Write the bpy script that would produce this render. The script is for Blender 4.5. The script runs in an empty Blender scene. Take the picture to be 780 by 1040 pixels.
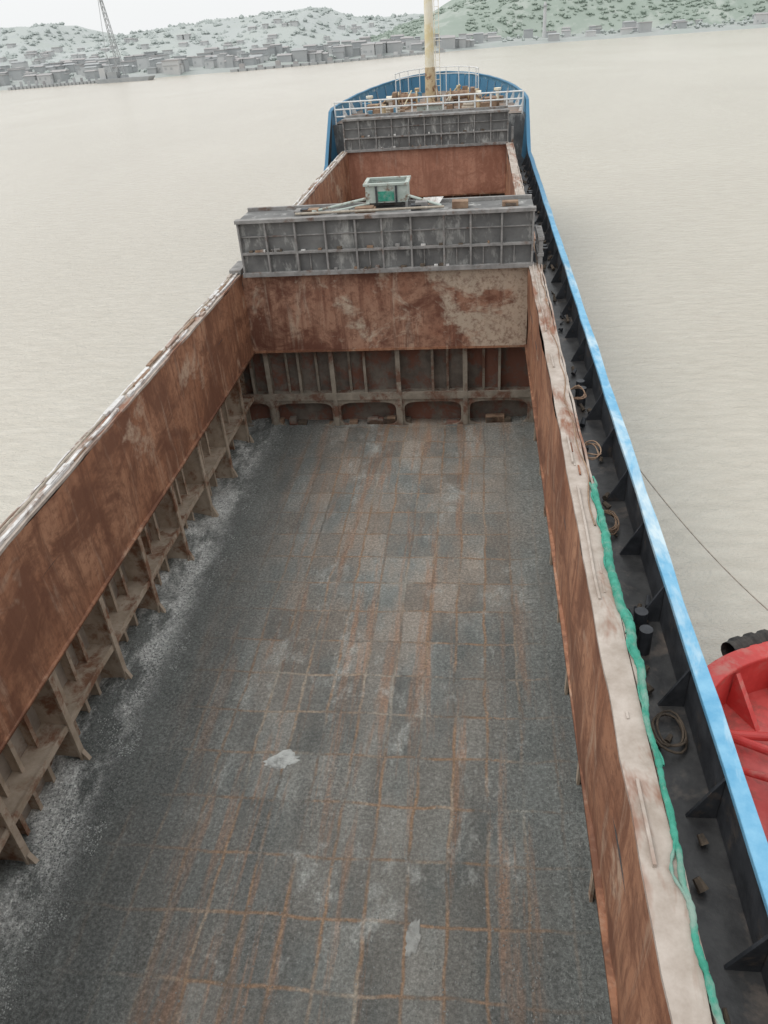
import bpy, math, random
from mathutils import Vector, Matrix, noise
random.seed(7)
R=math.radians
TRIM=R(1.2)
CX=-3.17      # ship centreline
# ---------------------------------------------------------------- materials
def new_mat(name):
    m=bpy.data.materials.new(name); m.use_nodes=True
    nt=m.node_tree; b=nt.nodes['Principled BSDF']
    return m,nt,b
def coords(nt,scale=(1,1,1),loc=(0,0,0)):
    tc=nt.nodes.new('ShaderNodeTexCoord'); mp=nt.nodes.new('ShaderNodeMapping')
    mp.inputs['Scale'].default_value=scale; mp.inputs['Location'].default_value=loc
    nt.links.new(tc.outputs['Object'],mp.inputs['Vector']); return mp.outputs[0]
def noise_n(nt,vec,scale,detail=5,rough=.6,dist=0):
    n=nt.nodes.new('ShaderNodeTexNoise'); n.inputs['Scale'].default_value=scale
    n.inputs['Detail'].default_value=min(detail,5); n.inputs['Roughness'].default_value=rough
    n.inputs['Distortion'].default_value=dist
    nt.links.new(vec,n.inputs['Vector']); return n.outputs[0]
def ramp(nt,fac,stops):
    r=nt.nodes.new('ShaderNodeValToRGB'); e=r.color_ramp.elements
    while len(e)<len(stops): e.new(0.5)
    for i,(p,c) in enumerate(stops):
        e[i].position=p
        if not hasattr(c,'__len__'): c=(c,c,c)
        e[i].color=(*c,1)
    nt.links.new(fac,r.inputs[0]); return r.outputs[0]
def mix(nt,fac,a,b,mode='MIX'):
    m=nt.nodes.new('ShaderNodeMix'); m.data_type='RGBA'; m.blend_type=mode
    for s,v in ((m.inputs[0],fac),(m.inputs[6],a),(m.inputs[7],b)):
        if isinstance(v,(int,float)): s.default_value=v
        elif isinstance(v,tuple): s.default_value=(*v,1)
        else: nt.links.new(v,s)
    return m.outputs[2]
def math_n(nt,op,a,b,clamp=True):
    m=nt.nodes.new('ShaderNodeMath'); m.operation=op; m.use_clamp=clamp
    for s,v in ((m.inputs[0],a),(m.inputs[1],b)):
        if isinstance(v,(int,float)): s.default_value=v
        else: nt.links.new(v,s)
    return m.outputs[0]
def maprange(nt,val,a,b,c=0,d=1):
    n=nt.nodes.new('ShaderNodeMapRange'); n.interpolation_type='SMOOTHSTEP'
    nt.links.new(val,n.inputs[0])
    for i,x in zip((1,2,3,4),(a,b,c,d)): n.inputs[i].default_value=x
    return n.outputs[0]
def bump(nt,b,h,strength,dist=.02):
    n=nt.nodes.new('ShaderNodeBump'); n.inputs['Strength'].default_value=strength
    n.inputs['Distance'].default_value=dist
    nt.links.new(h,n.inputs['Height']); nt.links.new(n.outputs[0],b.inputs['Normal'])
def simple(name,c1,c2,scale=3,rough=.7,patch=None,pscale=1.5,pth=(.55,.62),streak=(1,1,1),bs=.3,fade=None):
    m,nt,b=new_mat(name); v=coords(nt)
    col=ramp(nt,noise_n(nt,v,scale,4,.65),[(.3,c1),(.7,c2)])
    if patch:
        v2=coords(nt,streak,(3.1,1.7,.4))
        f=ramp(nt,noise_n(nt,v2,pscale,5,.7,.3),[(pth[0],0),(pth[1],1)])
        col=mix(nt,f,col,patch)
    if fade:   # blends into a second colour towards the bow
        sep=nt.nodes.new('ShaderNodeSeparateXYZ'); nt.links.new(v,sep.inputs[0])
        col=mix(nt,maprange(nt,sep.outputs[1],fade[0],fade[1]),col,fade[2])
    nt.links.new(col,b.inputs['Base Color']); b.inputs['Roughness'].default_value=rough
    if bs>.15: bump(nt,b,noise_n(nt,v,scale*9,2,.7),bs,.01)
    return m
def rust_mat(name,base1,base2,dark,pale,pth,gradx=None):
    m,nt,b=new_mat(name); v=coords(nt)
    sep=nt.nodes.new('ShaderNodeSeparateXYZ'); nt.links.new(v,sep.inputs[0])
    c=ramp(nt,noise_n(nt,v,.5,5,.65,.5),[(.34,base1),(.66,base2)])
    f0=ramp(nt,noise_n(nt,coords(nt,(1,.8,1.2),(2,7,3)),.6,5,.72,.6),[(.48,0),(.60,.85)])
    c=mix(nt,f0,c,dark)
    f=ramp(nt,noise_n(nt,coords(nt,(1.7,1.7,.18),(5,2,1)),2.0,5,.68,.3),[(.48,0),(.64,.75)])
    c=mix(nt,f,c,dark)
    f=ramp(nt,noise_n(nt,coords(nt,(2.0,2.0,.22),(1,12,1)),1.4,5,.68,.4),[(.56,0),(.70,.55)])
    c=mix(nt,f,c,pale)
    nn=noise_n(nt,coords(nt,(1,1,1.3),(9.3,4.4,2)),.45,5,.7,.5)
    if gradx:
        nn=math_n(nt,'ADD',nn,maprange(nt,sep.outputs[0],gradx[0],gradx[1],-.10,.12))
    c=mix(nt,ramp(nt,nn,[(pth,0),(pth+.08,.8)]),c,pale)
    f3=ramp(nt,noise_n(nt,v,6,5,.78),[(.48,0),(.66,.7)])
    c=mix(nt,f3,c,dark)
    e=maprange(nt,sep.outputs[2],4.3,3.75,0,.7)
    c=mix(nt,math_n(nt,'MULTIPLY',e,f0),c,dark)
    nt.links.new(c,b.inputs['Base Color']); b.inputs['Roughness'].default_value=.75
    bump(nt,b,noise_n(nt,v,12,3,.75),.4,.02)
    return m
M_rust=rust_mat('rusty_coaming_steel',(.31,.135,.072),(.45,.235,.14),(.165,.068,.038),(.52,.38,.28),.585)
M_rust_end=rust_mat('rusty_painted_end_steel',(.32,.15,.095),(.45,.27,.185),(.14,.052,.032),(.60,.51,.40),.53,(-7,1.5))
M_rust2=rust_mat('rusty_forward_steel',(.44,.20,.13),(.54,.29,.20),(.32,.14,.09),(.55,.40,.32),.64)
M_frame=simple('dusty_frame_steel',(.37,.29,.215),(.57,.48,.385),2.5,.85,(.25,.13,.08),1.4,(.50,.62))
M_side=simple('dusty_side_plating',(.27,.23,.19),(.44,.38,.32),1.6,.85,(.20,.11,.07),1.2,(.52,.65))
M_bulk=simple('grimy_bulkhead_steel',(.12,.10,.085),(.27,.235,.20),1.4,.85,(.22,.10,.07),1.1,(.46,.58))
M_bulkframe=simple('grimy_bulkhead_frames',(.21,.185,.15),(.38,.335,.275),2.2,.85,(.18,.095,.065),1.3,(.49,.60))
M_pont=simple('weathered_hatch_cover_steel',(.11,.11,.11),(.20,.20,.195),1.3,.75,(.44,.44,.42),1.3,(.53,.68),(1.6,1.6,.6))
M_pont_rib=simple('hatch_cover_ribs',(.17,.165,.16),(.34,.33,.32),3,.75,(.14,.08,.055),1.8,(.55,.68))
M_strip=simple('worn_coaming_top',(.34,.285,.24),(.52,.46,.41),3,.85,(.25,.12,.075),1.0,(.49,.61),(1.5,.35,1))
M_white=simple('scuffed_white_strip',(.50,.48,.46),(.76,.76,.75),5,.8,(.24,.17,.13),1.8,(.50,.60),(1,.5,1),.6)
M_deck=simple('wet_black_deck',(.03,.03,.032),(.085,.085,.085),3,.40,(.20,.165,.14),1.1,(.55,.74))
M_black=simple('black_tarred_steel',(.022,.025,.03),(.075,.08,.09),3,.5,(.17,.13,.10),2.0,(.57,.74))
M_dirt=simple('dark_deck_debris',(.05,.042,.035),(.17,.13,.095),5,.9)
M_blue=simple('weathered_blue_paint',(.11,.35,.56),(.24,.50,.69),3,.6,(.55,.68,.74),1.3,(.50,.66),(1,.3,1),.3,(24,46,(.045,.17,.29)))
M_bluedk=simple('blue_bow_paint',(.03,.14,.25),(.09,.26,.38),2,.6,(.42,.47,.48),1.8,(.55,.66))
M_hullred=simple('antifouling_red',(.2,.05,.035),(.3,.08,.05),2,.7)
M_green=simple('green_hose_cover',(.02,.20,.135),(.07,.35,.26),6,.85,(.24,.34,.29),2.0,(.50,.66),(1,.6,1),.8)
M_palegreen=simple('pale_green_paint',(.34,.40,.36),(.52,.57,.53),3,.7,(.2,.13,.09),3,(.55,.66))
M_rope=simple('old_rope',(.28,.24,.19),(.48,.43,.36),9,.9)
M_brown=simple('rusty_clutter',(.17,.10,.065),(.36,.25,.17),3,.85)
M_ochre=simple('ochre_machinery',(.48,.36,.20),(.60,.50,.34),3,.7,(.22,.11,.06),2.5,(.5,.6))
M_cream=simple('cream_mast_paint',(.76,.70,.54),(.82,.79,.70),1.2,.6,(.70,.60,.36),.5,(.54,.64))
M_whitep=simple('white_rail_paint',(.70,.71,.70),(.82,.82,.81),3,.6,(.38,.25,.17),3,(.62,.72))
M_fcdeck=simple('forecastle_deck',(.17,.14,.12),(.30,.25,.21),1.4,.75,(.32,.17,.11),1.2,(.55,.65))
M_red=simple('tug_red_paint',(.50,.045,.04),(.68,.085,.075),1.6,.5,(.52,.17,.14),1.7,(.52,.68),(1,1,1),.2)
M_reddk=simple('tug_red_deck',(.50,.065,.06),(.66,.14,.125),2.0,.4,(.38,.10,.085),1.5,(.50,.62))
M_rubber=simple('black_rubber',(.02,.018,.017),(.09,.078,.068),4,.85)
M_house=simple('deckhouse_white',(.65,.65,.63),(.78,.78,.76),1,.6,(.4,.25,.15),1.2,(.66,.75))
M_glass,nt,b=new_mat('window_glass'); b.inputs['Base Color'].default_value=(.03,.05,.06,1); b.inputs['Roughness'].default_value=.1
M_powder=simple('pale_stone_powder',(.40,.42,.41),(.58,.60,.58),5,.95,(.26,.27,.26),2.2,(.48,.60),(1,1,1),1.0)
M_gravel=simple('grey_gravel',(.14,.15,.145),(.32,.335,.325),9,.95)

def floor_mat():
    m,nt,b=new_mat('gravel_dusted_hold_floor')
    v=coords(nt)
    sep=nt.nodes.new('ShaderNodeSeparateXYZ'); nt.links.new(v,sep.inputs[0])
    base=ramp(nt,noise_n(nt,v,.30,5,.65,.4),[(.3,(.115,.128,.122)),(.5,(.165,.178,.170)),(.70,(.24,.255,.242))])
    st=noise_n(nt,coords(nt,(1.3,.16,1),(1,2,0)),1.2,5,.65,.15)
    base=mix(nt,ramp(nt,st,[(.44,.0),(.62,.6)]),base,(.10,.108,.105))
    far=maprange(nt,sep.outputs[1],10,19)
    base=mix(nt,math_n(nt,'MULTIPLY',far,.35),base,(.25,.26,.245))
    ad=math_n(nt,'ADD',sep.outputs[0],2.4,False)
    ab=math_n(nt,'ABSOLUTE',ad,0,False)
    wob=nt.nodes.new('ShaderNodeMath'); wob.operation='MULTIPLY_ADD'; wob.inputs[1].default_value=3.6
    nt.links.new(noise_n(nt,coords(nt,(1,.5,1)),.5,5),wob.inputs[0]); nt.links.new(ab,wob.inputs[2])
    band=maprange(nt,wob.outputs[0],4.0,6.6,1,0)
    wash=math_n(nt,'MULTIPLY',ramp(nt,noise_n(nt,coords(nt,(1,.5,1),(3,3,3)),.6,5,.65),[(.38,0),(.56,.7)]),band)
    base=mix(nt,math_n(nt,'MULTIPLY',wash,math_n(nt,'ADD',far,.3)),base,(.30,.25,.205))
    rs=ramp(nt,noise_n(nt,coords(nt,(2.3,.15,1),(7,3,0)),1.0,5,.70,.25),[(.53,0),(.64,.8)])
    base=mix(nt,math_n(nt,'MULTIPLY',rs,band),base,(.285,.18,.122))
    wn=nt.nodes.new('ShaderNodeTexNoise'); wn.inputs['Scale'].default_value=.8; wn.inputs['Detail'].default_value=4
    nt.links.new(v,wn.inputs['Vector'])
    scv=nt.nodes.new('ShaderNodeVectorMath'); scv.operation='MULTIPLY_ADD'; scv.inputs[1].default_value=(.24,.24,0)
    nt.links.new(wn.outputs[1],scv.inputs[0]); nt.links.new(v,scv.inputs[2])
    mp=nt.nodes.new('ShaderNodeMapping'); mp.inputs['Rotation'].default_value=(0,0,R(90)); mp.inputs['Location'].default_value=(.2,.4,0)
    nt.links.new(scv.outputs[0],mp.inputs[0])
    br=nt.nodes.new('ShaderNodeTexBrick'); br.inputs['Scale'].default_value=1; br.offset=.0
    br.inputs['Brick Width'].default_value=1.15; br.inputs['Row Height'].default_value=.70
    br.inputs['Mortar Size'].default_value=.05; br.inputs['Mortar Smooth'].default_value=.9
    br.inputs['Color1'].default_value=(.3,.3,.3,1); br.inputs['Color2'].default_value=(.7,.7,.7,1); br.inputs['Mortar'].default_value=(.5,.5,.5,1)
    nt.links.new(mp.outputs[0],br.inputs['Vector'])
    patchy=ramp(nt,noise_n(nt,coords(nt,(1,.6,1),(8,1,4)),.55,5,.65),[(.38,.25),(.52,1)])
    pband=math_n(nt,'MULTIPLY',band,patchy)
    tone=ramp(nt,br.outputs[0],[(.3,.76),(.7,1.28)])
    base=mix(nt,pband,base,mix(nt,1.0,base,tone,'MULTIPLY'))
    dark=math_n(nt,'MULTIPLY',br.outputs[1],math_n(nt,'MULTIPLY',pband,.55))
    base=mix(nt,dark,base,(.10,.09,.08))
    mod=ramp(nt,noise_n(nt,coords(nt,(1,.45,1),(4,4,4)),.9,5,.7),[(.40,0),(.56,.95)])
    lf=math_n(nt,'MULTIPLY',math_n(nt,'MULTIPLY',br.outputs[1],mod),band)
    base=mix(nt,lf,base,(.29,.19,.12))
    mod2=ramp(nt,noise_n(nt,coords(nt,(1,.45,1),(14,4,4)),.8,5,.7),[(.50,0),(.64,.6)])
    base=mix(nt,math_n(nt,'MULTIPLY',math_n(nt,'MULTIPLY',br.outputs[1],mod2),band),base,(.38,.37,.32))
    pf=ramp(nt,noise_n(nt,coords(nt,(1.3,.7,1),(2,8,0)),.75,5,.75,.3),[(.56,0),(.70,.75)])
    base=mix(nt,math_n(nt,'MULTIPLY',pf,band),base,(.40,.42,.40))
    sd=maprange(nt,sep.outputs[0],-7.3,-8.1)
    pf2=ramp(nt,noise_n(nt,coords(nt,(1.2,.55,1),(2,1,0)),.8,5,.72,.3),[(.44,0),(.56,1)])
    base=mix(nt,math_n(nt,'MULTIPLY',pf2,sd),base,(.60,.61,.59))
    g=noise_n(nt,v,15,5,.9)
    gs=ramp(nt,g,[(.34,.30),(.5,.95),(.66,2.0)])
    gf=mix(nt,math_n(nt,'MULTIPLY',pband,.45),(.92,.92,.92),(.3,.3,.3))
    base=mix(nt,gf,base,gs,'MULTIPLY')
    nt.links.new(base,b.inputs['Base Color'])
    rr=ramp(nt,noise_n(nt,coords(nt,(1,.6,1),(8,1,9)),.6,5,.65),[(.42,.34),(.58,.8)])
    nt.links.new(rr,b.inputs['Roughness'])
    bump(nt,b,g,.8,.035)
    return m
M_floor=floor_mat()

# ---------------------------------------------------------------- mesh builder
class B:
    def __init__(s): s.v=[]; s.f=[]; s.mi=[]; s.mats=[]
    def m(s,mat):
        if mat not in s.mats: s.mats.append(mat)
        return s.mats.index(mat)
    def add(s,vs,fs,mat):
        o=len(s.v); s.v+= [tuple(p) for p in vs]; i=s.m(mat)
        for f in fs: s.f.append(tuple(o+k for k in f)); s.mi.append(i)
    def box(s,x0,x1,y0,y1,z0,z1,mat):
        vs=[(x,y,z) for z in (z0,z1) for y in (y0,y1) for x in (x0,x1)]
        s.add(vs,[(0,2,3,1),(4,5,7,6),(0,1,5,4),(2,6,7,3),(0,4,6,2),(1,3,7,5)],mat)
    def cyl(s,p,q,r0,r1=None,mat=None,n=10,caps=True):
        p=Vector(p);q=Vector(q); r1=r0 if r1 is None else r1
        d=(q-p).normalized(); a=d.orthogonal().normalized(); c=d.cross(a)
        vs=[]
        for P,r in ((p,r0),(q,r1)):
            for i in range(n):
                t=2*math.pi*i/n; vs.append(P+(a*math.cos(t)+c*math.sin(t))*r)
        fs=[(i,(i+1)%n,n+(i+1)%n,n+i) for i in range(n)]
        if caps: fs+=[tuple(range(n))[::-1],tuple(range(n,2*n))]
        s.add(vs,fs,mat)
    def tube(s,pts,r,mat,n=8):
        pts=[Vector(p) for p in pts]; N=len(pts); vs=[]
        for k,P in enumerate(pts):
            d=(pts[min(k+1,N-1)]-pts[max(k-1,0)]).normalized()
            up=Vector((0,0,1)) if abs(d.z)<.9 else Vector((1,0,0))
            a=d.cross(up).normalized(); c=a.cross(d)
            rr=r(k) if callable(r) else r
            for i in range(n):
                t=2*math.pi*i/n; vs.append(P+(a*math.cos(t)+c*math.sin(t))*rr)
        fs=[(k*n+i,k*n+(i+1)%n,(k+1)*n+(i+1)%n,(k+1)*n+i) for k in range(N-1) for i in range(n)]
        s.add(vs,fs,mat)
    def sweep(s,pts,w,h,mat,off=0):
        pts=[Vector(p) for p in pts]; N=len(pts); vs=[]
        for k,P in enumerate(pts):
            d=(pts[min(k+1,N-1)]-pts[max(k-1,0)]); d.z=0; d.normalize()
            nrm=Vector((-d.y,d.x,0)); ww=w(k) if callable(w) else w
            for a,c in ((-ww/2,-h/2),(ww/2,-h/2),(ww/2,h/2),(-ww/2,h/2)):
                vs.append(P+nrm*(a+off)+Vector((0,0,c)))
        fs=[(k*4+i,k*4+(i+1)%4,(k+1)*4+(i+1)%4,(k+1)*4+i) for k in range(N-1) for i in range(4)]
        fs+=[(3,2,1,0),tuple((N-1)*4+i for i in range(4))]
        s.add(vs,fs,mat)
    def grid(s,fn,nu,nv,mat):
        vs=[fn(i/nu,j/nv) for j in range(nv+1) for i in range(nu+1)]
        fs=[(j*(nu+1)+i,j*(nu+1)+i+1,(j+1)*(nu+1)+i+1,(j+1)*(nu+1)+i) for j in range(nv) for i in range(nu)]
        s.add(vs,fs,mat)
    def torus(s,c,axis,R0,r,mat,n=20,k=8):
        c=Vector(c); ax=Vector(axis).normalized(); a=ax.orthogonal().normalized(); b2=ax.cross(a); vs=[]
        for i in range(n):
            t=2*math.pi*i/n; d=a*math.cos(t)+b2*math.sin(t)
            for j in range(k):
                u=2*math.pi*j/k; vs.append(c+d*(R0+r*math.cos(u))+ax*r*math.sin(u))
        fs=[(i*k+j,((i+1)%n)*k+j,((i+1)%n)*k+(j+1)%k,i*k+(j+1)%k) for i in range(n) for j in range(k)]
        s.add(vs,fs,mat)
    def obj(s,name,parent=None,smooth=False,bevel=0):
        me=bpy.data.meshes.new(name); me.from_pydata(s.v,[],s.f)
        for mt in s.mats: me.materials.append(mt)
        for p,i in zip(me.polygons,s.mi): p.material_index=i; p.use_smooth=smooth
        me.update(); o=bpy.data.objects.new(name,me); bpy.context.scene.collection.objects.link(o)
        if parent: o.parent=parent
        if bevel:
            md=o.modifiers.new('bevel','BEVEL'); md.width=bevel; md.segments=2; md.limit_method='ANGLE'
        return o
def nz(x,y,z,s=1): return noise.noise(Vector((x*s,y*s,z*s)))

ship=bpy.data.objects.new('cargo_ship',None); bpy.context.scene.collection.objects.link(ship)
ship.rotation_euler=(TRIM,0,0)

XL,XR=-7.93,1.59          # coaming inner faces
SL,SR=-8.90,2.56          # hold side plating
ZF,ZC0,ZC1,ZD=.6,3.72,6.40,5.28
H1=(1.2,25.3); H2=(28.2,50.5)

# ---------------- hull outline
BT=52.0; BOW=72.0
def halfw(y):
    if y<=BT: return 6.05
    t=min(1,(y-BT)/(BOW-BT)); return 6.05*max(0,1-t**2.3)**.55
def topz(y,x=0):
    low=5.42 if x<CX-5.5 else 6.06
    if y<49: return low
    if y<53.5:
        t=(y-49)/4.5; return low+(8.45-low)*(t*t*(3-2*t))
    return 8.45+.45*((y-53.5)/18.5)**2
ys=[-16+i*1.0 for i in range(0,68)]+[52+20*(1-(1-i/40)**2) for i in range(1,41)]
ys=sorted(set(round(y,3) for y in ys))
right=[(CX+halfw(y),y) for y in ys]; left=[(CX-halfw(y),y) for y in ys]
outline=left+right[::-1][1:]
hb=B()
N=len(outline)
def taper(x,y,z):
    if y>48:
        k=(y-48)/24; q=max(0,min(1,(topz(y,x)-z)/8))
        return CX+(x-CX)*(1-.45*k*q), 48+(y-48)*(1-.12*q)
    return x,y
vs=[];fs=[]
levels=[-3,-1.0,.6,2.5,5.28,'t']
for L in levels:
    for (x,y) in outline:
        z=topz(y,x) if L=='t' else L
        a,c=taper(x,y,z); vs.append((a,c,z))
for l in range(len(levels)-1):
    for i in range(N-1):
        fs.append((l*N+i,l*N+i+1,(l+1)*N+i+1,(l+1)*N+i))
hb.add(vs,fs[:2*(N-1)],M_hullred); hb.add(vs,fs[2*(N-1):],M_blue)
hb.box(CX-6.05,CX+6.05,-16.05,-16,-3,6.06,M_blue)
hb.obj('hull',ship)
ib=B()
def flush(seg,zf,mat):
    vs=[];n=len(seg)
    for x,y in seg: vs.append((x,y,zf))
    for x,y in seg: vs.append((x,y,topz(y,x)-.02))
    ib.add(vs,[(i,i+1,n+i+1,n+i) for i in range(n-1)],mat)
def lining(off,cond,zf,mat):
    seg=[]
    for i,(x,y) in enumerate(outline):
        if cond(x,y):
            k=1-off/6.05; seg.append((CX+(x-CX)*k, y if y<BT else BT+(y-BT)*(1-off/20)))
        else:
            if len(seg)>1: flush(seg,zf,mat)
            seg=[]
    if len(seg)>1: flush(seg,zf,mat)
lining(.06,lambda x,y:y<=53.4,ZD-.05,M_black)
lining(.06,lambda x,y:y>=53,7.5,M_bluedk)
ib.obj('bulwark_lining',ship)
cb=B()
cb.sweep([(x+.02*nz(y*.4,x,5),y,topz(y,x)+.02+.025*nz(x,y,0,.8)) for x,y in outline],lambda k:.20+.05*nz(k*.6,0,0),.09,M_blue,off=0)
cb.sweep([(x,y,topz(y,x)-.34) for x,y in outline if x>CX-5.5 or y>50],.10,.06,M_blue,off=.07)
cb.obj('bulwark_cap_rail',ship,bevel=.015)
sb=B()
y=-1.0
while y<50:
    xo=CX+5.98; xi=xo-.34
    vs=[(xo,y-.02,ZD),(xi,y-.02,ZD),(xo,y-.02,6.0),(xo,y+.02,ZD),(xi,y+.02,ZD),(xo,y+.02,6.0)]
    sb.add(vs,[(0,1,2),(3,5,4),(0,3,4,1),(1,4,5,2),(0,2,5,3)],M_black)
    y+=1.75
for i,(x,y) in enumerate(outline):
    if y>54 and i%3==0:
        d=Vector((CX-x,60-y,0)).normalized()
        p=Vector((x,y,7.6))+d*.1; q=Vector((x,y,topz(y)-.05))+d*.1; r_=p+d*.4
        sb.add([p,r_,q],[(0,1,2)],M_whitep)
sb.obj('bulwark_stays',ship)

# ---------------- decks
db=B()
for (a,c) in ((CX-6.0,XL-.02),(XR+.02,CX+6.0)):
    db.grid(lambda u,v,a=a,c=c:(a+(c-a)*u,-16+v*69.4,ZD+.01*nz(a+u*3,v*90,3)),6,120,M_deck)
db.box(XL-.02,XR+.02,H1[1]+.5,H2[0]-.1,ZD-.05,ZD,M_deck)
db.box(XL-.02,XR+.02,H2[1]+.1,53.3,ZD-.05,ZD,M_deck)
db.box(XL-.02,XR+.02,-16,H1[0]-.1,ZD-.05,ZD,M_deck)
db.obj('main_deck',ship)
fb=B()
pts=[(x,y) for x,y in outline if y>=53]
fb.add([(CX+(x-CX)*.99,y,7.6) for x,y in pts],[tuple(range(len(pts)))[::-1]],M_fcdeck)
fb.box(CX-6.0,CX+6.0,53.2,53.3,ZD,7.62,M_pont)
fb.obj('forecastle_deck',ship)

# ---------------- hold floor
fl=B()
def ffn(u,v):
    x=SL+(SR-SL)*u; y=.9+v*50
    z=ZF+.03*nz(x,y,0,.5)+.02*nz(x,y,5,2)
    e=max(0,min(1,(-7.2-x)/1.5)); z+=.26*e*max(0,.5+1.3*nz(x*.7,y,2,.9))
    e=max(0,(x-1.0))/1.5; z+=.12*e
    return (x,y,z)
def floorz(x,y): return ffn((x-SL)/(SR-SL),(y-.9)/50)[2]
fl.grid(ffn,120,420,M_floor)
fl.obj('hold_floor',ship,smooth=True)
pb=B()
def mound(cx,cy,rx,ry,h,mat,seed,ang=0):
    n=48;rings=8;vs=[(cx,cy,floorz(cx,cy)+h+.01)];fs=[]
    for k in range(1,rings+1):
        t=k/rings
        for i in range(n):
            a=2*math.pi*i/n
            rr=t*(1+.6*nz(math.cos(a)*1.3+seed,math.sin(a)*1.3,seed)+.35*nz(math.cos(a)*5+seed,math.sin(a)*5,seed+9))
            dx=rx*rr*math.cos(a);dy=ry*rr*math.sin(a)
            X=cx+dx*math.cos(ang)-dy*math.sin(ang);Y=cy+dx*math.sin(ang)+dy*math.cos(ang)
            z=floorz(X,Y)+.012+h*(1-t*t)*(1+1.2*nz(X,Y,seed,6)) if k<rings else floorz(X,Y)-.03
            vs.append((X,Y,z))
    for i in range(n): fs.append((0,1+i,1+(i+1)%n))
    for k in range(rings-1):
        for i in range(n):
            a=1+k*n+i;b_=1+k*n+(i+1)%n; fs.append((a,a+n,b_+n,b_))
    pb.add(vs,fs,mat)
mound(-4.06,10.25,.36,.22,.03,M_powder,1,.2)
M_smudge=simple('pale_grey_smudge',(.26,.27,.26),(.38,.39,.37),5,.95,(.2,.2,.19),2.2,(.48,.60),(1,1,1),1.0)
mound(-1.08,6.75,.14,.30,.01,M_smudge,2.3,-.2)
pb.obj('stone_powder_heaps',ship,smooth=True)
gb=B()
def stone(x,y,z,r,mat):
    vs=[]
    for d in ((1,0,0),(-1,0,0),(0,1,0),(0,-1,0),(0,0,1),(0,0,-1)):
        k=r*random.uniform(.6,1.3); vs.append((x+d[0]*k,y+d[1]*k,z+d[2]*k*.8))
    gb.add(vs,[(0,2,4),(2,1,4),(1,3,4),(3,0,4),(2,0,5),(1,2,5),(3,1,5),(0,3,5)],mat)
for i in range(15000):
    q=random.random()
    if q<.6: x=-7.2-abs(random.gauss(0,.7))
    elif q<.75: x=random.uniform(.2,1.9)
    else: x=random.uniform(-8,2)
    if x<-8.85: continue
    y=random.uniform(4,25) if random.random()<.5 else random.uniform(4,14)
    pale=nz(x*.8,y*.7,3)>.05 and x<-7.2
    stone(x,y,floorz(x,y)+.004,random.uniform(.008,.024),M_powder if (pale and random.random()<.7) else M_gravel)
gb.obj('loose_gravel',ship)

# ---------------- coamings (dented plates)
def coaming(hold,name):
    y0,y1=hold; c=B()
    for X,s in ((XL,1),(XR,-1)):
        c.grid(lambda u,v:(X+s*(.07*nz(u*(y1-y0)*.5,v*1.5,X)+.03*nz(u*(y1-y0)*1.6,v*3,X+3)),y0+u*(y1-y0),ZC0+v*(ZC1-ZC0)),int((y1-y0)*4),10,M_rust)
        c.grid(lambda u,v:(X-s*.14,y0+u*(y1-y0),ZC0+v*(ZC1-ZC0)),30,2,M_black)
        c.box(min(X-s*.14,X+s*.05),max(X-s*.14,X+s*.05),y0,y1,ZC0-.06,ZC0+.02,M_rust)
        c.box(min(X-s*.14,X-s*1.05),max(X-s*.14,X-s*1.05),y0,y1,4.6,4.66,M_side)
    c.obj(name,ship,smooth=True)
coaming(H1,'hatch_coaming_aft'); coaming(H2,'hatch_coaming_fore')
tb=B()
for X,s in ((XL,1),(XR,-1)):
    for (y0,y1) in (H1,H2):
        n=int((y1-y0)*3)
        w=.34
        tb.sweep([(X-s*(w/2-.01)+.018*nz(i*.3,X,1),y0+(y1-y0)*i/n,ZC1+.03+.025*nz(i*.35,X,0)) for i in range(n+1)],lambda k:w+.035*nz(k*.9,X,2),.06,M_strip)
        tb.sweep([(X-s*.37+.03*nz(i*.5,X,1),y0+(y1-y0)*i/n,ZC1-.02+.03*nz(i*.45,X,0)) for i in range(n+1)],.04,.15,M_strip if s<0 else M_white)
        n=int((y1-y0)*6); run=[]
        mt=M_strip if s<0 else M_white
        for i in range(n+1):
            p=(X-s*.10+.03*nz(i*.12,X,1),y0+(y1-y0)*i/n,ZC1+.075+.018*nz(i*.25,X,7))
            if nz(i*.09,X,20)>-.22: run.append(p)
            else:
                if len(run)>2: tb.sweep(run,.035 if s<0 else .07,.07,mt)
                run=[]
        if len(run)>2: tb.sweep(run,.035 if s<0 else .07,.07,mt)
        if s>0:
            n=int((y1-y0)*8)
            tb.tube([(X-.27+.04*nz(i*.17,X,5),y0+(y1-y0)*i/n,ZC1+.07+.02*nz(i*.3,X,9)) for i in range(n+1)],lambda k:.028+.018*nz(k*.9,X,3),M_rope,6)
            for k in range(int((y1-y0)*1.4)):
                y=random.uniform(y0,y1); l=random.uniform(.08,.5); x=X-random.uniform(.08,.3)
                tb.box(x-.04,x+.05,y-l,y+l,ZC1+.055,ZC1+random.uniform(.08,.14),random.choice([M_white,M_white,M_brown,M_strip]))
        else:
            for k in range(int((y1-y0)*.5)):
                y=random.uniform(y0,y1); l=random.uniform(.03,.2); x=X+random.uniform(.1,.3)
                tb.box(x-.015,x+.015,y-l,y+l,ZC1+.055,ZC1+random.uniform(.065,.08),random.choice([M_strip,M_strip,M_rust]))
    y=2.0
    while y<50:
        xo=X-s*.15; x2=X-s*.34
        tb.box(min(xo,x2),max(xo,x2),y-.02,y+.02,ZD,ZC1-.12,M_black); y+=1.2
tb.obj('coaming_top_strips',ship)

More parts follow.
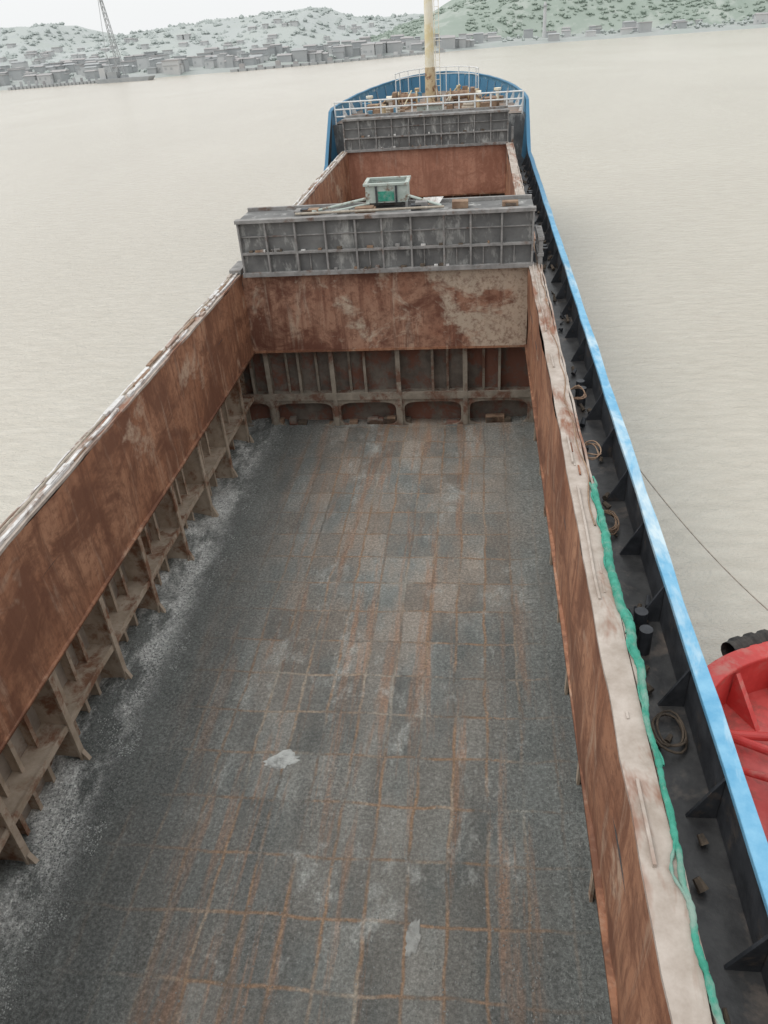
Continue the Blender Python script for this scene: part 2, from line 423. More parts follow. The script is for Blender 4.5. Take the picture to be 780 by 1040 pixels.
# ---------------- hold side framing
sf=B()
for SX,s in ((SL,1),(SR,-1)):
    sf.grid(lambda u,v:(SX+.02*nz(u*40,v*3,SX),.9+u*49.8,.4+v*4.3),120,6,M_side)
    def bx(a,c,y0,y1,z0,z1,mat): sf.box(min(SX+s*a,SX+s*c),max(SX+s*a,SX+s*c),y0,y1,z0,z1,mat)
    y=.585*13-2.36*2
    while y<50:
        if not (25<y<28.3):
            t1=random.uniform(-.03,.03)
            bx(0,.60,y-.02,y+.02,.5,4.6,M_frame)
            bx(.60+t1,.65+t1,y-.08,y+.08,.5,4.6,M_frame)
            if s>0:
                xx=[SX+.66,SX+.80,SX+.66]
                sf.add([(xx[0],y-.05,.55),(xx[1],y-.05,.62),(xx[2],y-.05,1.0),(xx[0],y+.05,.55),(xx[1],y+.05,.62),(xx[2],y+.05,1.0)],[(0,1,2),(3,5,4),(1,4,5,2),(0,3,4,1)],M_frame)
            for k in range(1,4):
                yy=y+2.36*k/4+random.uniform(-.05,.05)
                bx(0,.20,yy-.015,yy+.015,.5,4.6,M_frame); bx(.20,.225,yy-.05,yy+.05,.5,4.6,M_frame)
        y+=2.36
    for (y0,y1) in ((.9,25.7),(28.3,50.6)):
        n=int((y1-y0)*3)
        sf.sweep([(SX+s*.28,y0+(y1-y0)*i/n,1.78+.012*nz(i*.4,SX,0)) for i in range(n+1)],.56,.04,M_frame)
        sf.sweep([(SX+s*(.57+.03*nz(i*.3,SX,4)),y0+(y1-y0)*i/n,1.77+.03*nz(i*.3,SX,0)) for i in range(n+1)],.04,.15,M_frame)
sf.obj('hold_side_frames',ship)

# ---------------- transverse bulkheads
def roundhole(b,x0,x1,z0,z1,y,mat,th=.05,mg=.13):
    n=48; cx=(x0+x1)/2; cz=(z0+z1)/2; hw=(x1-x0)/2; hh=(z1-z0)/2
    outer=[];inner_=[]
    for i in range(n):
        a=2*math.pi*(i+.5)/n; ca,sa=math.cos(a),math.sin(a)
        k=1/max(abs(ca),abs(sa)); outer.append((cx+hw*ca*k,cz+hh*sa*k))
        e=2/4.2
        zz=(hh-mg*.8)*math.copysign(abs(sa)**e,sa)
        if sa<0: zz=-hh*.98*abs(sa)**(e*.6)
        inner_.append((cx+(hw-mg)*math.copysign(abs(ca)**e,ca),cz+zz))
    vs=[(x,y,z) for x,z in outer]+[(x,y,z) for x,z in inner_]+[(x,y+th,z) for x,z in inner_]
    fs=[]
    for i in range(n):
        j=(i+1)%n; fs.append((i,j,n+j,n+i)); fs.append((n+i,n+j,2*n+j,2*n+i))
    b.add(vs,fs,mat)
def end_bulkhead(yf,name,dirn,panelmat,detail=True):
    b=B(); d=dirn
    def by(a,c): return (min(yf+d*a,yf+d*c),max(yf+d*a,yf+d*c))
    b.grid(lambda u,v:(XL+u*(XR-XL),yf+d*(.05*nz(u*8,v*2,yf)-.03),ZC0-.0+v*(ZC1-ZC0)),50,12,panelmat)
    b.box(XL,XR,*by(.06,.14),ZC0,ZC1,panelmat)
    b.box(XL,XR,*by(-.03,.20),ZC0-.08,ZC0,M_rust)
    b.box(SL,SR,*by(.75,.81),.4,5.2,M_bulk)
    b.box(SL,SR,*by(.20,.75),4.4,4.46,M_bulk)
    if detail:
        b.box(SL,SR,*by(.24,.75),1.78,1.83,M_bulkframe)
        b.box(SL,SR,*by(.20,.24),1.66,1.94,M_bulkframe)
        xs=[SL,-7.62]+[-7.62+(2.38*k) for k in range(1,5)]+[SR]
        for i,(a,c) in enumerate(zip(xs[:-1],xs[1:])):
            if c-a<.4: continue
            roundhole(b,a+.002,c-.002,.58,1.66,yf+d*.25,M_bulkframe,d*.15,.15)
        for x in xs[1:-1]:
            b.box(x-.08,x+.08,*by(.19,.235),.5,4.4,M_bulkframe)
            b.box(x-.02,x+.02,*by(.235,.75),.5,4.4,M_bulkframe)
        for (a,c) in zip(xs[:-1],xs[1:]):
            for q in ((.5,) if c-a<2 else (.25,.5,.75)):
                mm=a+(c-a)*q+random.uniform(-.06,.06); dp=.34 if q==.5 else .60
                if q!=.5 and random.random()<.35: continue
                b.box(mm-.045,mm+.045,*by(dp,dp+.03),1.83,4.4,M_bulkframe); b.box(mm-.012,mm+.012,*by(dp+.03,.75),1.83,4.4,M_bulkframe)
        for k in range(22):
            x=random.uniform(-7.8,1.2); w=random.uniform(.05,.25)
            b.box(x-w,x+w,*by(.3,.55),.5,.6+random.uniform(.05,.3),random.choice([M_brown,M_bulk,M_dirt]))
    b.obj(name,ship)
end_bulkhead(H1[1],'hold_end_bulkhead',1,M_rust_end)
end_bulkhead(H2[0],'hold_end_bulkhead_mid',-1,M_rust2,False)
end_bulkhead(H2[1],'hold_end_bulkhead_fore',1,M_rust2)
end_bulkhead(H1[0],'hold_end_bulkhead_aft',-1,M_rust_end,False)

# ---------------- stowed pontoon covers
def pontoon(yf,name,x0,depth=1.5):
    b=B(); x1=1.68; z0,z1=6.47,8.2
    b.grid(lambda u,v:(x0+u*(x1-x0),yf+.04*nz(u*9,v*2,yf),z0+v*(z1-z0)),60,10,M_pont)
    b.box(x0,x1,yf+.05,yf+depth,z0,z1-.03,M_pont)
    b.box(x0-.05,x1+.05,yf-.20,yf+.06,z1-.08,z1+.03,M_pont_rib)
    b.box(x0-.05,x1+.05,yf-.16,yf-.002,z0-.06,z0+.08,M_pont_rib)
    b.box(x0,x1,yf-.14,yf-.002,7.12,7.20,M_pont_rib)
    b.box(x0,x1,yf-.06,yf-.002,7.66,7.70,M_pont_rib)
    n=10
    for i in range(n+1):
        x=x0+.02+(x1-x0-.04)*i/n+ (random.uniform(-.06,.06) if 0<i<n else 0)
        b.box(x-.03,x+.03,yf-.15,yf-.003,z0+.08,z1-.08,M_pont_rib)
        if i<n and random.random()<.6: b.box(x+.38,x+.41,yf-.06,yf-.003,z0+.1,7.12,M_pont_rib)
    for k in range(26):
        x=random.uniform(x0+.2,x1-.4); z=random.choice([7.20,6.55]); w=random.uniform(.05,.22)
        b.box(x,x+w,yf-.13,yf-.02,z,z+random.uniform(.03,.10),random.choice([M_brown,M_pont_rib,M_dirt,M_white]))
    b.box(x0,x1,yf+depth-.12,yf+depth,z1-.03,z1+.08,M_pont_rib)
    b.obj(name,ship,bevel=.008)
pontoon(25.12,'stowed_hatch_cover',-7.72); pontoon(50.35,'stowed_hatch_cover_fore',-8.05,1.3)
eb=B()
for X in (1.93,):
    for y in (25.2,26.3,50.5):
        eb.box(X-.07,X+.07,y-.06,y+.06,ZD,7.3,M_pont_rib)
    for z in (6.7,7.2): eb.box(X-.10,X+.10,25.1,26.6,z,z+.1,M_pont_rib)
eb.box(-8.30,-7.9,25.2,26.4,6.45,6.6,M_pont_rib); eb.box(-8.4,-8.2,25.5,26.1,6.0,6.5,M_black)
eb.obj('cover_guide_posts',ship,bevel=.01)
gbn=B(); bx0,bx1,by0,by1,bz0,bz1=-3.62,-2.28,26.0,27.0,8.2,8.95
for (a,c,e,f) in ((bx0,bx1,by0,by0+.05),(bx0,bx1,by1-.05,by1),(bx0,bx0+.05,by0+.05,by1-.05),(bx1-.05,bx1,by0+.05,by1-.05)):
    gbn.box(a,c,e,f,bz0+.15,bz1-.08,M_palegreen)
for (a,c,e,f) in ((bx0-.06,bx1+.06,by0-.06,by0+.06),(bx0-.06,bx1+.06,by1-.06,by1+.06),(bx0-.06,bx0+.06,by0+.062,by1-.062),(bx1-.06,bx1+.06,by0+.062,by1-.062)):
    gbn.box(a,c,e,f,bz1-.08,bz1,M_palegreen)
gbn.box(bx0+.05,bx1-.05,by0+.06,by1-.06,bz0+.2,bz0+.25,M_black)
for x in (bx0+.03,bx1-.03):
    for y in (by0+.03,by1-.03): gbn.box(x-.04,x+.04,y-.04,y+.04,bz0-.4,bz0+.15,M_pont_rib)
for x in (bx0+.35,bx1-.35): gbn.box(x-.03,x+.03,by0-.05,by0-.002,bz0+.15,bz1-.09,M_black)
gbn.box(bx0+.4,bx1-.42,by0-.03,by0-.002,bz0+.2,bz1-.25,M_green)
gbn.cyl((bx0,by0,bz0+.3),(bx0-1.7,by0-.5,bz0+.08),.045,mat=M_palegreen); gbn.cyl((bx0+.1,by0,bz0+.15),(bx0-1.1,by0-.6,bz0+.06),.04,mat=M_palegreen)
gbn.cyl((bx1,by0,bz0+.35),(bx1+1.1,by0-.4,bz0+.07),.045,mat=M_palegreen)
gbn.cyl((bx0-2.2,25.25,bz0+.09),(bx1+1.2,25.3,bz0+.10),.04,mat=M_rope)
gbn.add([(bx1+.45,25.9,bz0+.06),(bx1+1.0,25.8,bz0+.06),(bx1+1.15,26.2,bz0+.22),(bx1+.5,26.3,bz0+.2)],[(0,1,2,3)],M_white)
for k in range(12):
    x=random.uniform(-6,1); gbn.box(x,x+random.uniform(.2,.6),25.5,25.5+random.uniform(.2,.5),bz0-.028,bz0+random.uniform(.05,.22),random.choice([M_brown,M_pont_rib,M_black]))
gbn.obj('deck_hopper_bin',ship,bevel=.01)

# ---------------- forecastle gear
g=B()
for z in (8.05,8.45,8.85):
    g.tube([(CX-5.8,53.4,z),(CX+5.8,53.4,z)],.05,M_whitep,6)
for i in range(13): 
    x=CX-5.8+11.6*i/12; g.cyl((x,53.4,7.6),(x,53.4,8.88),.05,mat=M_whitep,n=6)
g.obj('forecastle_railing',ship)
g=B()
g.cyl((-3.55,64,7.6),(-3.55,64,9.8),.40,.36,M_ochre,16); g.cyl((-3.55,64,9.8),(-3.5,64,22),.34,.24,M_cream,16)
g.box(-4.6,-2.4,63.9,64.1,17.2,17.35,M_cream)
for i in range(22): g.box(-3.10,-2.80,63.6,63.63,8.2+i*.4,8.23+i*.4,M_cream)
g.cyl((-3.10,63.6,7.6),(-3.15,63.7,17),.025,mat=M_cream,n=6); g.cyl((-2.80,63.6,7.6),(-2.85,63.7,17),.025,mat=M_cream,n=6)
g.obj('foremast',ship)
g=B()
for s in (-1,1):
    x=CX+s*1.8
    g.box(x-.8,x+.8,60.0,61.6,7.6,7.8,M_brown)
    g.cyl((x-.6,60.8,8.2),(x+.6,60.8,8.2),.26,mat=M_brown,n=18)
    for q in (-.62,.62): g.cyl((x+q-.04,60.8,8.2),(x+q+.04,60.8,8.2),.42,mat=M_ochre,n=18)
    g.box(x+s*.9-.15,x+s*.9+.15,60.3,61.3,7.85,8.6,M_brown)
    g.cyl((x+s*1.1,60.8,8.2),(x+s*1.5,60.8,8.2),.2,mat=M_cream,n=14)
    g.cyl((x,62.2,7.7),(x,67.5,7.9),.09,mat=M_brown,n=6)
    for (dx,y) in ((3.1,56.5),(3.0,63.5),(1.6,67.2)):
        for k in (-.3,.3):
            g.cyl((CX+s*dx,y+k,7.6),(CX+s*dx,y+k,8.2),.14,mat=M_ochre,n=12); g.cyl((CX+s*dx,y+k,8.2),(CX+s*dx,y+k,8.25),.18,mat=M_ochre,n=12)
    g.box(CX+s*3.9-.4,CX+s*3.9+.4,57.5,58.4,7.6,8.2,M_brown)
    g.cyl((CX+s*4.4,60,7.6),(CX+s*4.4,60,8.5),.12,mat=M_cream,n=10); g.cyl((CX+s*4.4,60,8.4),(CX+s*4.4,60,8.55),.25,mat=M_cream,n=12)
    g.torus((CX+s*2.6,57.6,7.72),(0,0,1),.5,.12,M_rope); g.torus((CX+s*2.6,57.6,7.9),(0,0,1),.42,.11,M_rope)
g.box(CX-.8,CX+.8,55.2,56.4,7.6,8.2,M_palegreen); g.box(CX-.88,CX+.88,55.1,56.5,8.2,8.27,M_brown)
for k in range(60):
    x=CX+random.uniform(-4.6,4.6); y=random.uniform(54.2,67); w=random.uniform(.06,.28)
    if abs(x-CX)>halfw(y)-.8: continue
    g.box(x-w,x+w,y-w*.8,y+w*.8,7.6,7.6+random.uniform(.1,.7),random.choice([M_brown,M_ochre,M_brown,M_brown,M_dirt,M_bluedk]))
for k in range(16):
    x=CX+random.uniform(-4,4); y=random.uniform(54.5,64); g.cyl((x,y,7.65),(x+random.uniform(-1.2,1.2),y+random.uniform(-1,1),7.7+random.uniform(0,1.1)),.05,mat=random.choice([M_cream,M_ochre,M_brown]),n=6)
g.obj('windlass_and_deck_gear',ship,bevel=.01)
g=B()
pp=[]
for i in range(19):
    a=math.pi*i/18; pp.append((CX-3.1*math.cos(a),66+4.6*math.sin(a),9.35))
g.tube(pp,.04,M_whitep,6); g.tube([(p[0],p[1],8.9) for p in pp],.03,M_whitep,6)
for p in pp[::2]: g.cyl((p[0],p[1],7.6),p,.035,mat=M_whitep,n=6)
g.obj('bow_railing',ship)

# ---------------- right side deck clutter
g=B()
for z,x,r in ((ZD+.12,2.02,.05),(ZD+.10,2.22,.035),(ZD+.3,2.0,.04)):
    g.tube([(x+.02*nz(i*.3,x,0),-2+i*.8,z+.01*nz(i*.5,z,0)) for i in range(66)],r,M_black if r<.05 else M_dirt,8)
g.obj('deck_pipes',ship)
g=B()
for k in range(110):
    y=random.uniform(2,49); x=random.uniform(2.0,2.72); r=random.uniform(.02,.07)
    a=random.uniform(0,3.14); L=random.uniform(.05,.3)
    g.cyl((x,y,ZD+r),(x+L*math.cos(a)*.5,y+L*math.sin(a),ZD+r+random.uniform(0,.12)),r,r*.7,M_dirt if random.random()<.6 else M_black,7)
for y in (9.0,17.5,30,40):
    for k in (-.2,.2): g.cyl((2.45,y+k,ZD),(2.45,y+k,ZD+.45),.1,mat=M_black,n=12)
g.obj('side_deck_fittings',ship)
def coil(name,x,y,z,r,n,mat,rr=.022):
    b=B(); pts=[]
    for i in range(n*16):
        a=2*math.pi*i/16; q=r*(1+.35*nz(i*.12,x,y)); pts.append((x+q*.6*math.cos(a),y+q*math.sin(a),z+.08*nz(i*.3,y,1)+.0006*i))
    b.tube(pts,rr,mat,6); return b.obj(name,None,smooth=True)
coils=[coil('rope_coil',2.35,12.1,ZD+.1,.34,5,M_brown,.013),coil('rope_coil',2.15,16.0,ZD+.9,.3,3,M_brown,.013),coil('rope_coil',2.15,13.4,ZD+.9,.3,3,M_brown,.013),coil('rope_coil',2.5,7.2,ZD+.1,.3,3,M_dirt,.018)]
g=B(); pts=[];n=300
for i in range(n):
    y=1.5+i*(11.6-1.5)/n; pts.append((1.97+.10*nz(y*.6,2,0)+.04*nz(y*2.3,5,0),y,ZC1+.085+.04*nz(y*.9,4,4)))
g.tube(pts,lambda k:(.034 if k<150 else .040+.024*min(1,(k-150)/40)*(1 if k<260 else .5))+.014*nz(k*.35,1,1)+.012*nz(k*1.3,1,4),M_green,10)
for q in (1,2,3):
    g.tube([(p[0]+.12*nz(p[1]*1.7,9,q*3)-.02,p[1]+.1*q,p[2]+.01+.03*nz(p[1]*2,q,8)) for p in pts[60*q:]],lambda k:.017+.009*nz(k*.5,2,q),M_green,7)
hose=g.obj('green_hose',None,smooth=True)
g=B(); pts=[]
for i in range(200):
    y=10.4+i*.09; pts.append((1.86+.12*nz(y*.7,8,0),y,ZC1+.075+.03*nz(y*.9,1,4)))
g.tube(pts,.014,M_brown,6)
rope2=g.obj('heaving_line',None,smooth=True)
for o in coils+[hose,rope2]: o.rotation_euler=(TRIM,0,0)
# ---------------- deckhouse behind viewpoint
g=B()
g.box(CX-5.6,CX+5.6,-14,-2.2,ZD,8.0,M_house); g.box(CX-5.2,CX+5.2,-13,-2.6,8.0,10.7,M_house); g.box(CX-4.8,CX+4.8,-11,-3.0,10.7,13.2,M_house); g.box(CX-5.4,CX+5.4,-11.4,-2.7,13.2,13.35,M_house)
for i in range(7): g.box(CX-4.3+i*1.28,CX-3.4+i*1.28,-3.0,-2.97,11.8,12.7,M_glass)
for i in range(5): g.box(CX-3.9+i*1.8,CX-3.4+i*1.8,-2.6,-2.57,9.2,9.8,M_glass)
g.cyl((CX,-8,13.3),(CX,-8,17),.8,.7,M_blue,20)
g.obj('deckhouse',ship)

# ---------------------------------------------------------------- tugboat
tug=bpy.data.objects.new('tugboat',None); bpy.context.scene.collection.objects.link(tug)
TX=8.2; HW=4.4
def tugw(y):
    if y<8.6: return HW
    t=min(1,(y-8.6)/4.3); return HW*max(0,1-t**3.6)**.5
tys=[-16+i*.8 for i in range(31)]+[8.6+4.3*math.sin(math.pi/2*i/40) for i in range(1,41)]
tl=[(TX-tugw(y),y) for y in tys]; tr=[(TX+tugw(y),y) for y in tys]
to=tl+tr[::-1][1:]
g=B(); n=len(to); vs=[]
for z,k in ((-2,.8),(0,.93),(1.2,.98),(2.2,1)):
    for x,y in to: vs.append((TX+(x-TX)*k,(y-8)*k+8 if y>8 else y,z))
g.add(vs,[(l*n+i,l*n+i+1,(l+1)*n+i+1,(l+1)*n+i) for l in range(3) for i in range(n-1)],M_red)
ii=[(TX+(x-TX)*.94,8+(y-8)*.94 if y>8 else y) for x,y in to]
g.add([(x,y,1.25) for x,y in ii]+[(x,y,2.2) for x,y in ii],[(i,i+1,n+i+1,n+i) for i in range(n-1)],M_red)
g.add([(x,y,1.25) for x,y in ii],[tuple(range(n))[::-1]],M_reddk)
g.box(TX-HW,TX+HW,-16.05,-16,-2,2.2,M_red)
g.obj('hull',tug,smooth=False)
g=B(); g.sweep([(TX+(x-TX)*.97,8+(y-8)*.97 if y>8 else y,2.22) for x,y in to],.42,.1,M_red); g.obj('bulwark_cap',tug,bevel=.03)
g=B()
for i,(x,y) in enumerate(ii):
    if y>-14 and ((y<8.6 and i%2==0) or (y>=8.6 and i%6==0)):
        d=Vector((TX-x,(min(y,6))-y,0)).normalized(); p=Vector((x,y,1.25)); t=Vector((-d.y,d.x,0))*.05
        q=p+Vector((0,0,.9)); r_=p+d*.85
        g.add([p+t,r_+t,q+t+d*.08,p-t,r_-t,q-t+d*.08],[(0,1,2),(3,5,4),(1,4,5,2)],M_red)
g.obj('bulwark_stays',tug)
g=B()
for s in (-1.2,1.2):
    g.cyl((TX+s,10.0,1.25),(TX+s,10.0,2.1),.2,mat=M_red,n=14)
g.cyl((TX-1.5,10,1.8),(TX+1.5,10,1.8),.14,mat=M_red,n=12)
g.box(5.55,6.6,7.3,8.5,1.25,1.75,M_reddk); g.box(5.48,6.67,7.23,8.57,1.75,1.82,M_red)
g.cyl((4.75,10.8,1.45),(5.7,9.7,2.0),.09,mat=M_red,n=10); g.cyl((4.75,10.8,1.45),(6.0,10.6,1.6),.09,mat=M_red,n=10)
g.cyl((4.8,10.0,1.4),(5.6,9.2,1.9),.07,mat=M_red,n=10); g.box(5.6,6.2,9.0,9.6,1.25,2.0,M_red)
g.tube([(5.3+.3*math.cos(i*.5)+.02*i,8.8+.25*math.sin(i*.5),1.3+.004*i) for i in range(40)],.035,M_rope,6)
g.box(5.2,7.2,2.6,6.2,1.25,2.0,M_red)
g.box(TX-2.4,TX+2.4,-9,0,1.25,3.8,M_house); g.box(TX-1.9,TX+1.9,-7,-1,3.8,6.2,M_house); g.box(TX-2.2,TX+2.2,-7.3,-.7,6.2,6.3,M_red)
for i in range(5): g.box(TX-1.7+i*.7,TX-1.15+i*.7,-1.0,-.97,4.9,5.8,M_glass)
g.cyl((TX,-5,6.3),(TX,-5,10),.08,.04,M_whitep)
g.obj('deck_fittings_and_wheelhouse',tug,bevel=.02)
g=B(); fp=[(TX+(x-TX)*1.02,8+(y-8)*1.045,2.06) for x,y in to if y>12.2]
dense=[]
for a,c in zip(fp[:-1],fp[1:]):
    L=(Vector(c)-Vector(a)).length; m_=max(1,int(L/.05))
    for k in range(m_): dense.append(tuple(a[j]+(c[j]-a[j])*k/m_ for j in range(3)))
g.tube(dense,lambda k:.24+(.04 if (k//3)%2 else 0),M_rubber,14)
g.obj('bow_fender',tug,smooth=False)
g=B()
for y in (-10,-6,-2,2,5.2): g.torus((TX-HW-.12,y,1.2),(1,0,0),.42,.16,M_rubber,20,10)
g.obj('side_tyres',tug,smooth=True)
g=B(); A=Vector((2.92,14.1,6.1)); C=Vector((6.6,12.45,2.5)); pts=[]
for i in range(41):
    t=i/40; p=A.lerp(C,t); p.z-=.28*4*t*(1-t); pts.append(p)
g.tube(pts,.013,M_rope,6); g.obj('mooring_line',None)

# ---------------------------------------------------------------- water
m,nt,b=new_mat('muddy_river_water'); v=coords(nt)
c=ramp(nt,noise_n(nt,coords(nt,(1,.5,1)),.02,5,.65,.6),[(.3,(.54,.50,.43)),(.7,(.62,.58,.505))])
c=mix(nt,ramp(nt,noise_n(nt,coords(nt,(1,2.2,1)),.55,5,.72),[(.35,.0),(.7,.45)]),c,(.47,.425,.355))
nt.links.new(c,b.inputs['Base Color']); b.inputs['Roughness'].default_value=.2; b.inputs['IOR'].default_value=1.33
h1=noise_n(nt,coords(nt,(1,1.8,1)),1.1,5,.72,.3)
bump(nt,b,h1,.7,.3)
M_water=m
g=B(); g.add([(-3000,-1500,0),(3000,-1500,0),(3000,4500,0),(-3000,4500,0)],[(0,1,2,3)],M_water); g.obj('water')

# ---------------------------------------------------------------- far shore
def hm(name,a,c,d,sc):  # far-shore materials: distance haze is mixed into their pale colours
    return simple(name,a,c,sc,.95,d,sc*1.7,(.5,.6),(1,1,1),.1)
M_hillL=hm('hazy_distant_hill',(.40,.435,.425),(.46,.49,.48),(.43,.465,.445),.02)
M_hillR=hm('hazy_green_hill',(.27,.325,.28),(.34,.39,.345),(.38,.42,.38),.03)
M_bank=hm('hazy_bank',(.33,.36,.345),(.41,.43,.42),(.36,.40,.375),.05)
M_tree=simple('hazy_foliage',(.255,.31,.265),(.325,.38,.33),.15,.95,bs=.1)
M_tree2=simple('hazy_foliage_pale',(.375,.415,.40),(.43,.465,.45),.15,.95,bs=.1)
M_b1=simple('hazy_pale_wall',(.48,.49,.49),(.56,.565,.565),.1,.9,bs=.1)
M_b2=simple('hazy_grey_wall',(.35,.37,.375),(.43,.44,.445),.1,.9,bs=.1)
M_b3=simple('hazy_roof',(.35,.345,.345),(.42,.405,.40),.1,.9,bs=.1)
shore=[(-900,420),(-420,405),(-241,421),(-170,446),(-122,462),(-60,505),(-33,536),(0,560),(33,576),(100,578),(175,576),(300,585),(900,620)]
def shore_y(x):
    for (a,ya),(c,yc) in zip(shore[:-1],shore[1:]):
        if a<=x<=c: return ya+(yc-ya)*(x-a)/(c-a)
    return 500
def terr(name,x0,x1,ystart,depth,hfn,mat,nu=160,nv=24):
    g=B()
    def fn(u,v):
        x=x0+u*(x1-x0); y=ystart(x)+v*depth
        return (x,y,hfn(x,y,v))
    g.grid(fn,nu,nv,mat); return g.obj(name,None,smooth=True)
def bankh(x,y,v):
    return -1 if v==0 else 1.5+1.2*nz(x,0,0,.03)+v*4
terr('river_bank',-900,900,lambda x:shore_y(x)+1.5*nz(x,0,0,.05),160,bankh,M_bank)
def hl(x,y,v):
    e=math.sin(math.pi*min(1,v*1.0))
    top=28+14*nz(x,0,0,.009)+8*nz(x,1,0,.025)+2.5*nz(x,y,0,.08)
    return 3+e*top*(.9+.2*nz(x,y,3,.012))
terr('distant_hill',-900,250,lambda x:shore_y(x)+150,330,hl,M_hillL)
def hr(x,y,v):
    e=math.sin(math.pi*min(1,v))
    k=max(0,min(1,(x+130)/200)); k=k*k*(3-2*k)
    return 2+e*k*(55+18*nz(x,0,5,.01)+7*nz(x,y,0,.04))
terr('green_hill',-130,900,lambda x:shore_y(x)+60,300,hr,M_hillR,200,40)
g=B()
def clump(x,y,z,r,mat):
    for k in range(3):
        cx=x+random.uniform(-.6,.6)*r; cy=y+random.uniform(-.5,.5)*r; cz=z+random.uniform(.1,.5)*r; q=r*random.uniform(.35,.7)
        vs=[]
        for d in ((1,0,0),(-1,0,0),(0,1,0),(0,-1,0),(0,0,1),(0,0,-1),(.7,.7,.3),(-.7,.7,.3),(.7,-.7,.3),(-.7,-.7,.3)):
            w=q*random.uniform(.7,1.25); vs.append((cx+d[0]*w,cy+d[1]*w,cz+d[2]*w))
        g.add(vs,[(0,6,4),(6,2,4),(2,7,4),(7,1,4),(1,9,4),(9,3,4),(3,8,4),(8,0,4),(6,0,5),(2,6,5),(7,2,5),(1,7,5),(9,1,5),(3,9,5),(8,3,5),(0,8,5)],mat)
for i in range(3600):
    x=random.uniform(-90,300); v=random.uniform(.0,.5); y=shore_y(x)+60+v*300
    if nz(x,y,1,.02)<-.15: continue
    clump(x,y,hr(x,y,v)-.8,random.uniform(1.2,3),M_tree)
for i in range(700):
    x=random.uniform(-420,300); v=random.random(); y=shore_y(x)+8+v*140; clump(x,y,2+v*4,random.uniform(1.0,2.6),M_tree2)
for i in range(1500):
    x=random.uniform(-500,60); v=random.uniform(.05,.5); y=shore_y(x)+150+v*330; clump(x,y,hl(x,y,v)-1.2,random.uniform(1.5,3.5),M_tree2)
g.obj('shore_trees')
g=B()
def house(x,y,z,w,d,h,wall,roof):
    g.box(x-w/2,x+w/2,y-d/2,y+d/2,z-2,z+h,wall)
    rh=random.choice([0,.25,.25])*w*.4
    if rh>0: g.add([(x-w/2-.3,y-d/2-.3,z+h+.02),(x+w/2+.3,y-d/2-.3,z+h+.02),(x+w/2+.3,y+d/2+.3,z+h+.02),(x-w/2-.3,y+d/2+.3,z+h+.02),(x-w/2,y,z+h+rh),(x+w/2,y,z+h+rh)],[(0,1,5,4),(2,3,4,5),(0,4,3),(1,2,5)],roof)
    else: g.box(x-w/2-.2,x+w/2+.2,y-d/2-.2,y+d/2+.2,z+h+.01,z+h+.5,roof)
    for a in range(int(h//3)):
        for b_ in range(int(w//3)):
            xx=x-w/2+1+b_*3; g.box(xx,xx+.9,y-d/2-.06,y-d/2-.01,z+a*3+1,z+a*3+2.1,M_b2)
for i in range(420):
    x=random.uniform(-420,260)
    if random.random()<.65: x=random.uniform(-330,10)
    if nz(x*.03,3,3)<-.25: continue
    v=random.random()**1.3; y=shore_y(x)+8+v*130
    house(x,y,2+v*4,random.uniform(3,9),random.uniform(4,8),random.choice([2,2.5,3,3,4,5]),random.choice([M_b1,M_b2,M_b2]),random.choice([M_b3,M_b2,M_b3]))
for i in range(60):
    x=random.uniform(-420,-20); y=shore_y(x)+random.uniform(170,230); v=(y-shore_y(x)-150)/330
    house(x,y,hl(x,y,v)-1,random.uniform(3,6),6,random.choice([2.5,3]),M_b1,M_b3)
g.obj('waterfront_town')
g=B()
for (x0,x1) in ((-130,-20),(-235,-190)):
    n=26
    for i in range(n):
        a=x0+(x1-x0)*i/n; c=a+(x1-x0)/n*.9; ya=shore_y((a+c)/2)-6
        g.box(a,c,ya,ya+5,-1,1.2,M_b2)
        if i%2: g.box(a+.5,c-1,ya+.5,ya+3.5,1.2,random.uniform(2,3.5),random.choice([M_b1,M_b3,M_b2]))
g.obj('pier')
g=B(); g.cyl((42,600,3),(42,600,20),1.3,1.0,M_b1,12); g.cyl((42,600,20),(42,600,20.8),1.6,1.6,M_b2,12); g.cyl((42,600,20.8),(42,600,22.5),.9,.6,M_b1,12)
g.obj('white_beacon_tower')
# ---------------- crane barge
cr=bpy.data.objects.new('crane_barge',None); bpy.context.scene.collection.objects.link(cr); cr.location=(-176,425,0)
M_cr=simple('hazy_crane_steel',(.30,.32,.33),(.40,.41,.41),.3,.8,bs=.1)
g=B()
g.add([(-14,-4,1.8),(14,-4,1.8),(16,0,1.8),(14,4,1.8),(-14,4,1.8),(-13,-4,-1),(12.5,-4,-1),(13.5,0,-1),(12.5,4,-1),(-13,4,-1)],[(0,1,2,3,4),(5,6,1,0),(6,7,2,1),(7,8,3,2),(8,9,4,3),(9,5,0,4)],M_cr)
g.obj('barge_hull',cr)
g=B(); g.box(-8,-3,-2.5,2.5,1.8,4.6,M_cr); g.box(-12,-9,-2,2,1.8,6.5,M_b1); g.cyl((0,0,1.8),(0,0,3),2,mat=M_cr)
g.obj('machinery_house',cr)
g=B(); base=Vector((-1,0,3)); top=Vector((-4.5,0,42))
prev=None
for k in range(17):
    t=k/16; c=base+(top-base)*t; w=1.1*(1-t)+.3
    cs=[c+Vector((dx*w,dy*w,0)) for dx,dy in ((-1,-1),(1,-1),(1,1),(-1,1))]
    if prev:
        for i in range(4):
            g.cyl(prev[i],cs[i],.16,mat=M_cr,n=5,caps=False); g.cyl(prev[i],cs[(i+1)%4],.09,mat=M_cr,n=4,caps=False)
    prev=cs
g.cyl(top,(-8,0,6),.06,mat=M_cr,n=4); g.cyl((-6,0,4.6),(-7,0,12),.25,mat=M_cr,n=6); g.cyl((-7,0,12),top,.06,mat=M_cr,n=4)
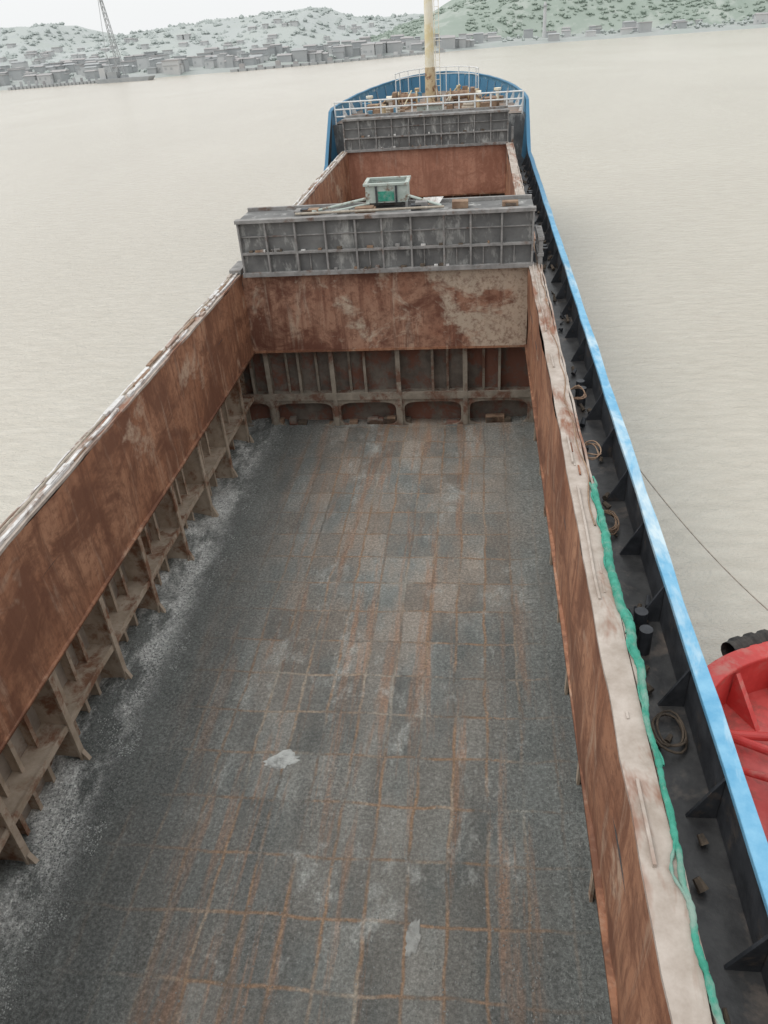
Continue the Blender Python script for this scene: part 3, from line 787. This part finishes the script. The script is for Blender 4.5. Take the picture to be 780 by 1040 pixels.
g.obj('lattice_boom',cr)

# ---------------------------------------------------------------- camera
W,Hh,F=780,1040,781
d=Vector((97,520,781)).normalized(); ra=R(4.5); h=Vector((math.cos(ra),math.sin(ra),0))
n_=d.cross(h).normalized(); x_=n_.cross(d).normalized()
right_=Vector((x_[0],d[0],n_[0])); up_=Vector((x_[1],d[1],n_[1])); fw=Vector((x_[2],d[2],n_[2]))
Mx=Matrix((( right_.x,up_.x,-fw.x,0),(right_.y,up_.y,-fw.y,0),(right_.z,up_.z,-fw.z,13.6),(0,0,0,1)))
cam_d=bpy.data.cameras.new('camera'); cam=bpy.data.objects.new('camera',cam_d); bpy.context.scene.collection.objects.link(cam)
cam.matrix_world=Matrix.Rotation(TRIM,4,'X')@Mx
cam_d.sensor_fit='VERTICAL'; cam_d.sensor_height=24; cam_d.lens=24*F/Hh; cam_d.clip_end=8000; cam_d.clip_start=.1
bpy.context.scene.camera=cam
# ---------------------------------------------------------------- light
sc=bpy.context.scene
w=bpy.data.worlds.new('World'); sc.world=w; w.use_nodes=True; nt=w.node_tree
bg=nt.nodes['Background']; sky=nt.nodes.new('ShaderNodeTexSky'); sky.sky_type='NISHITA'; sky.sun_disc=False
sky.sun_elevation=R(60); sky.sun_rotation=R(250); sky.dust_density=6; sky.air_density=1.5
hs=nt.nodes.new('ShaderNodeHueSaturation'); hs.inputs['Saturation'].default_value=.25
nt.links.new(sky.outputs[0],hs.inputs['Color'])
mx=nt.nodes.new('ShaderNodeMix'); mx.data_type='RGBA'; mx.inputs[0].default_value=.8
nt.links.new(hs.outputs[0],mx.inputs[6]); mx.inputs[7].default_value=(9.7,9.85,9.9,1)
nt.links.new(mx.outputs[2],bg.inputs[0]); bg.inputs[1].default_value=.115
sd=bpy.data.lights.new('sun','SUN'); sd.energy=1.1; sd.angle=R(35); sd.color=(1,.98,.95)
so=bpy.data.objects.new('sun',sd); sc.collection.objects.link(so)
az=R(250); el=R(60)
dirv=Vector((math.sin(az)*math.cos(el),math.cos(az)*math.cos(el),math.sin(el)))
so.rotation_euler=dirv.to_track_quat('Z','Y').to_euler()
sc.view_settings.view_transform='Standard'; sc.view_settings.look='None'; sc.view_settings.exposure=0
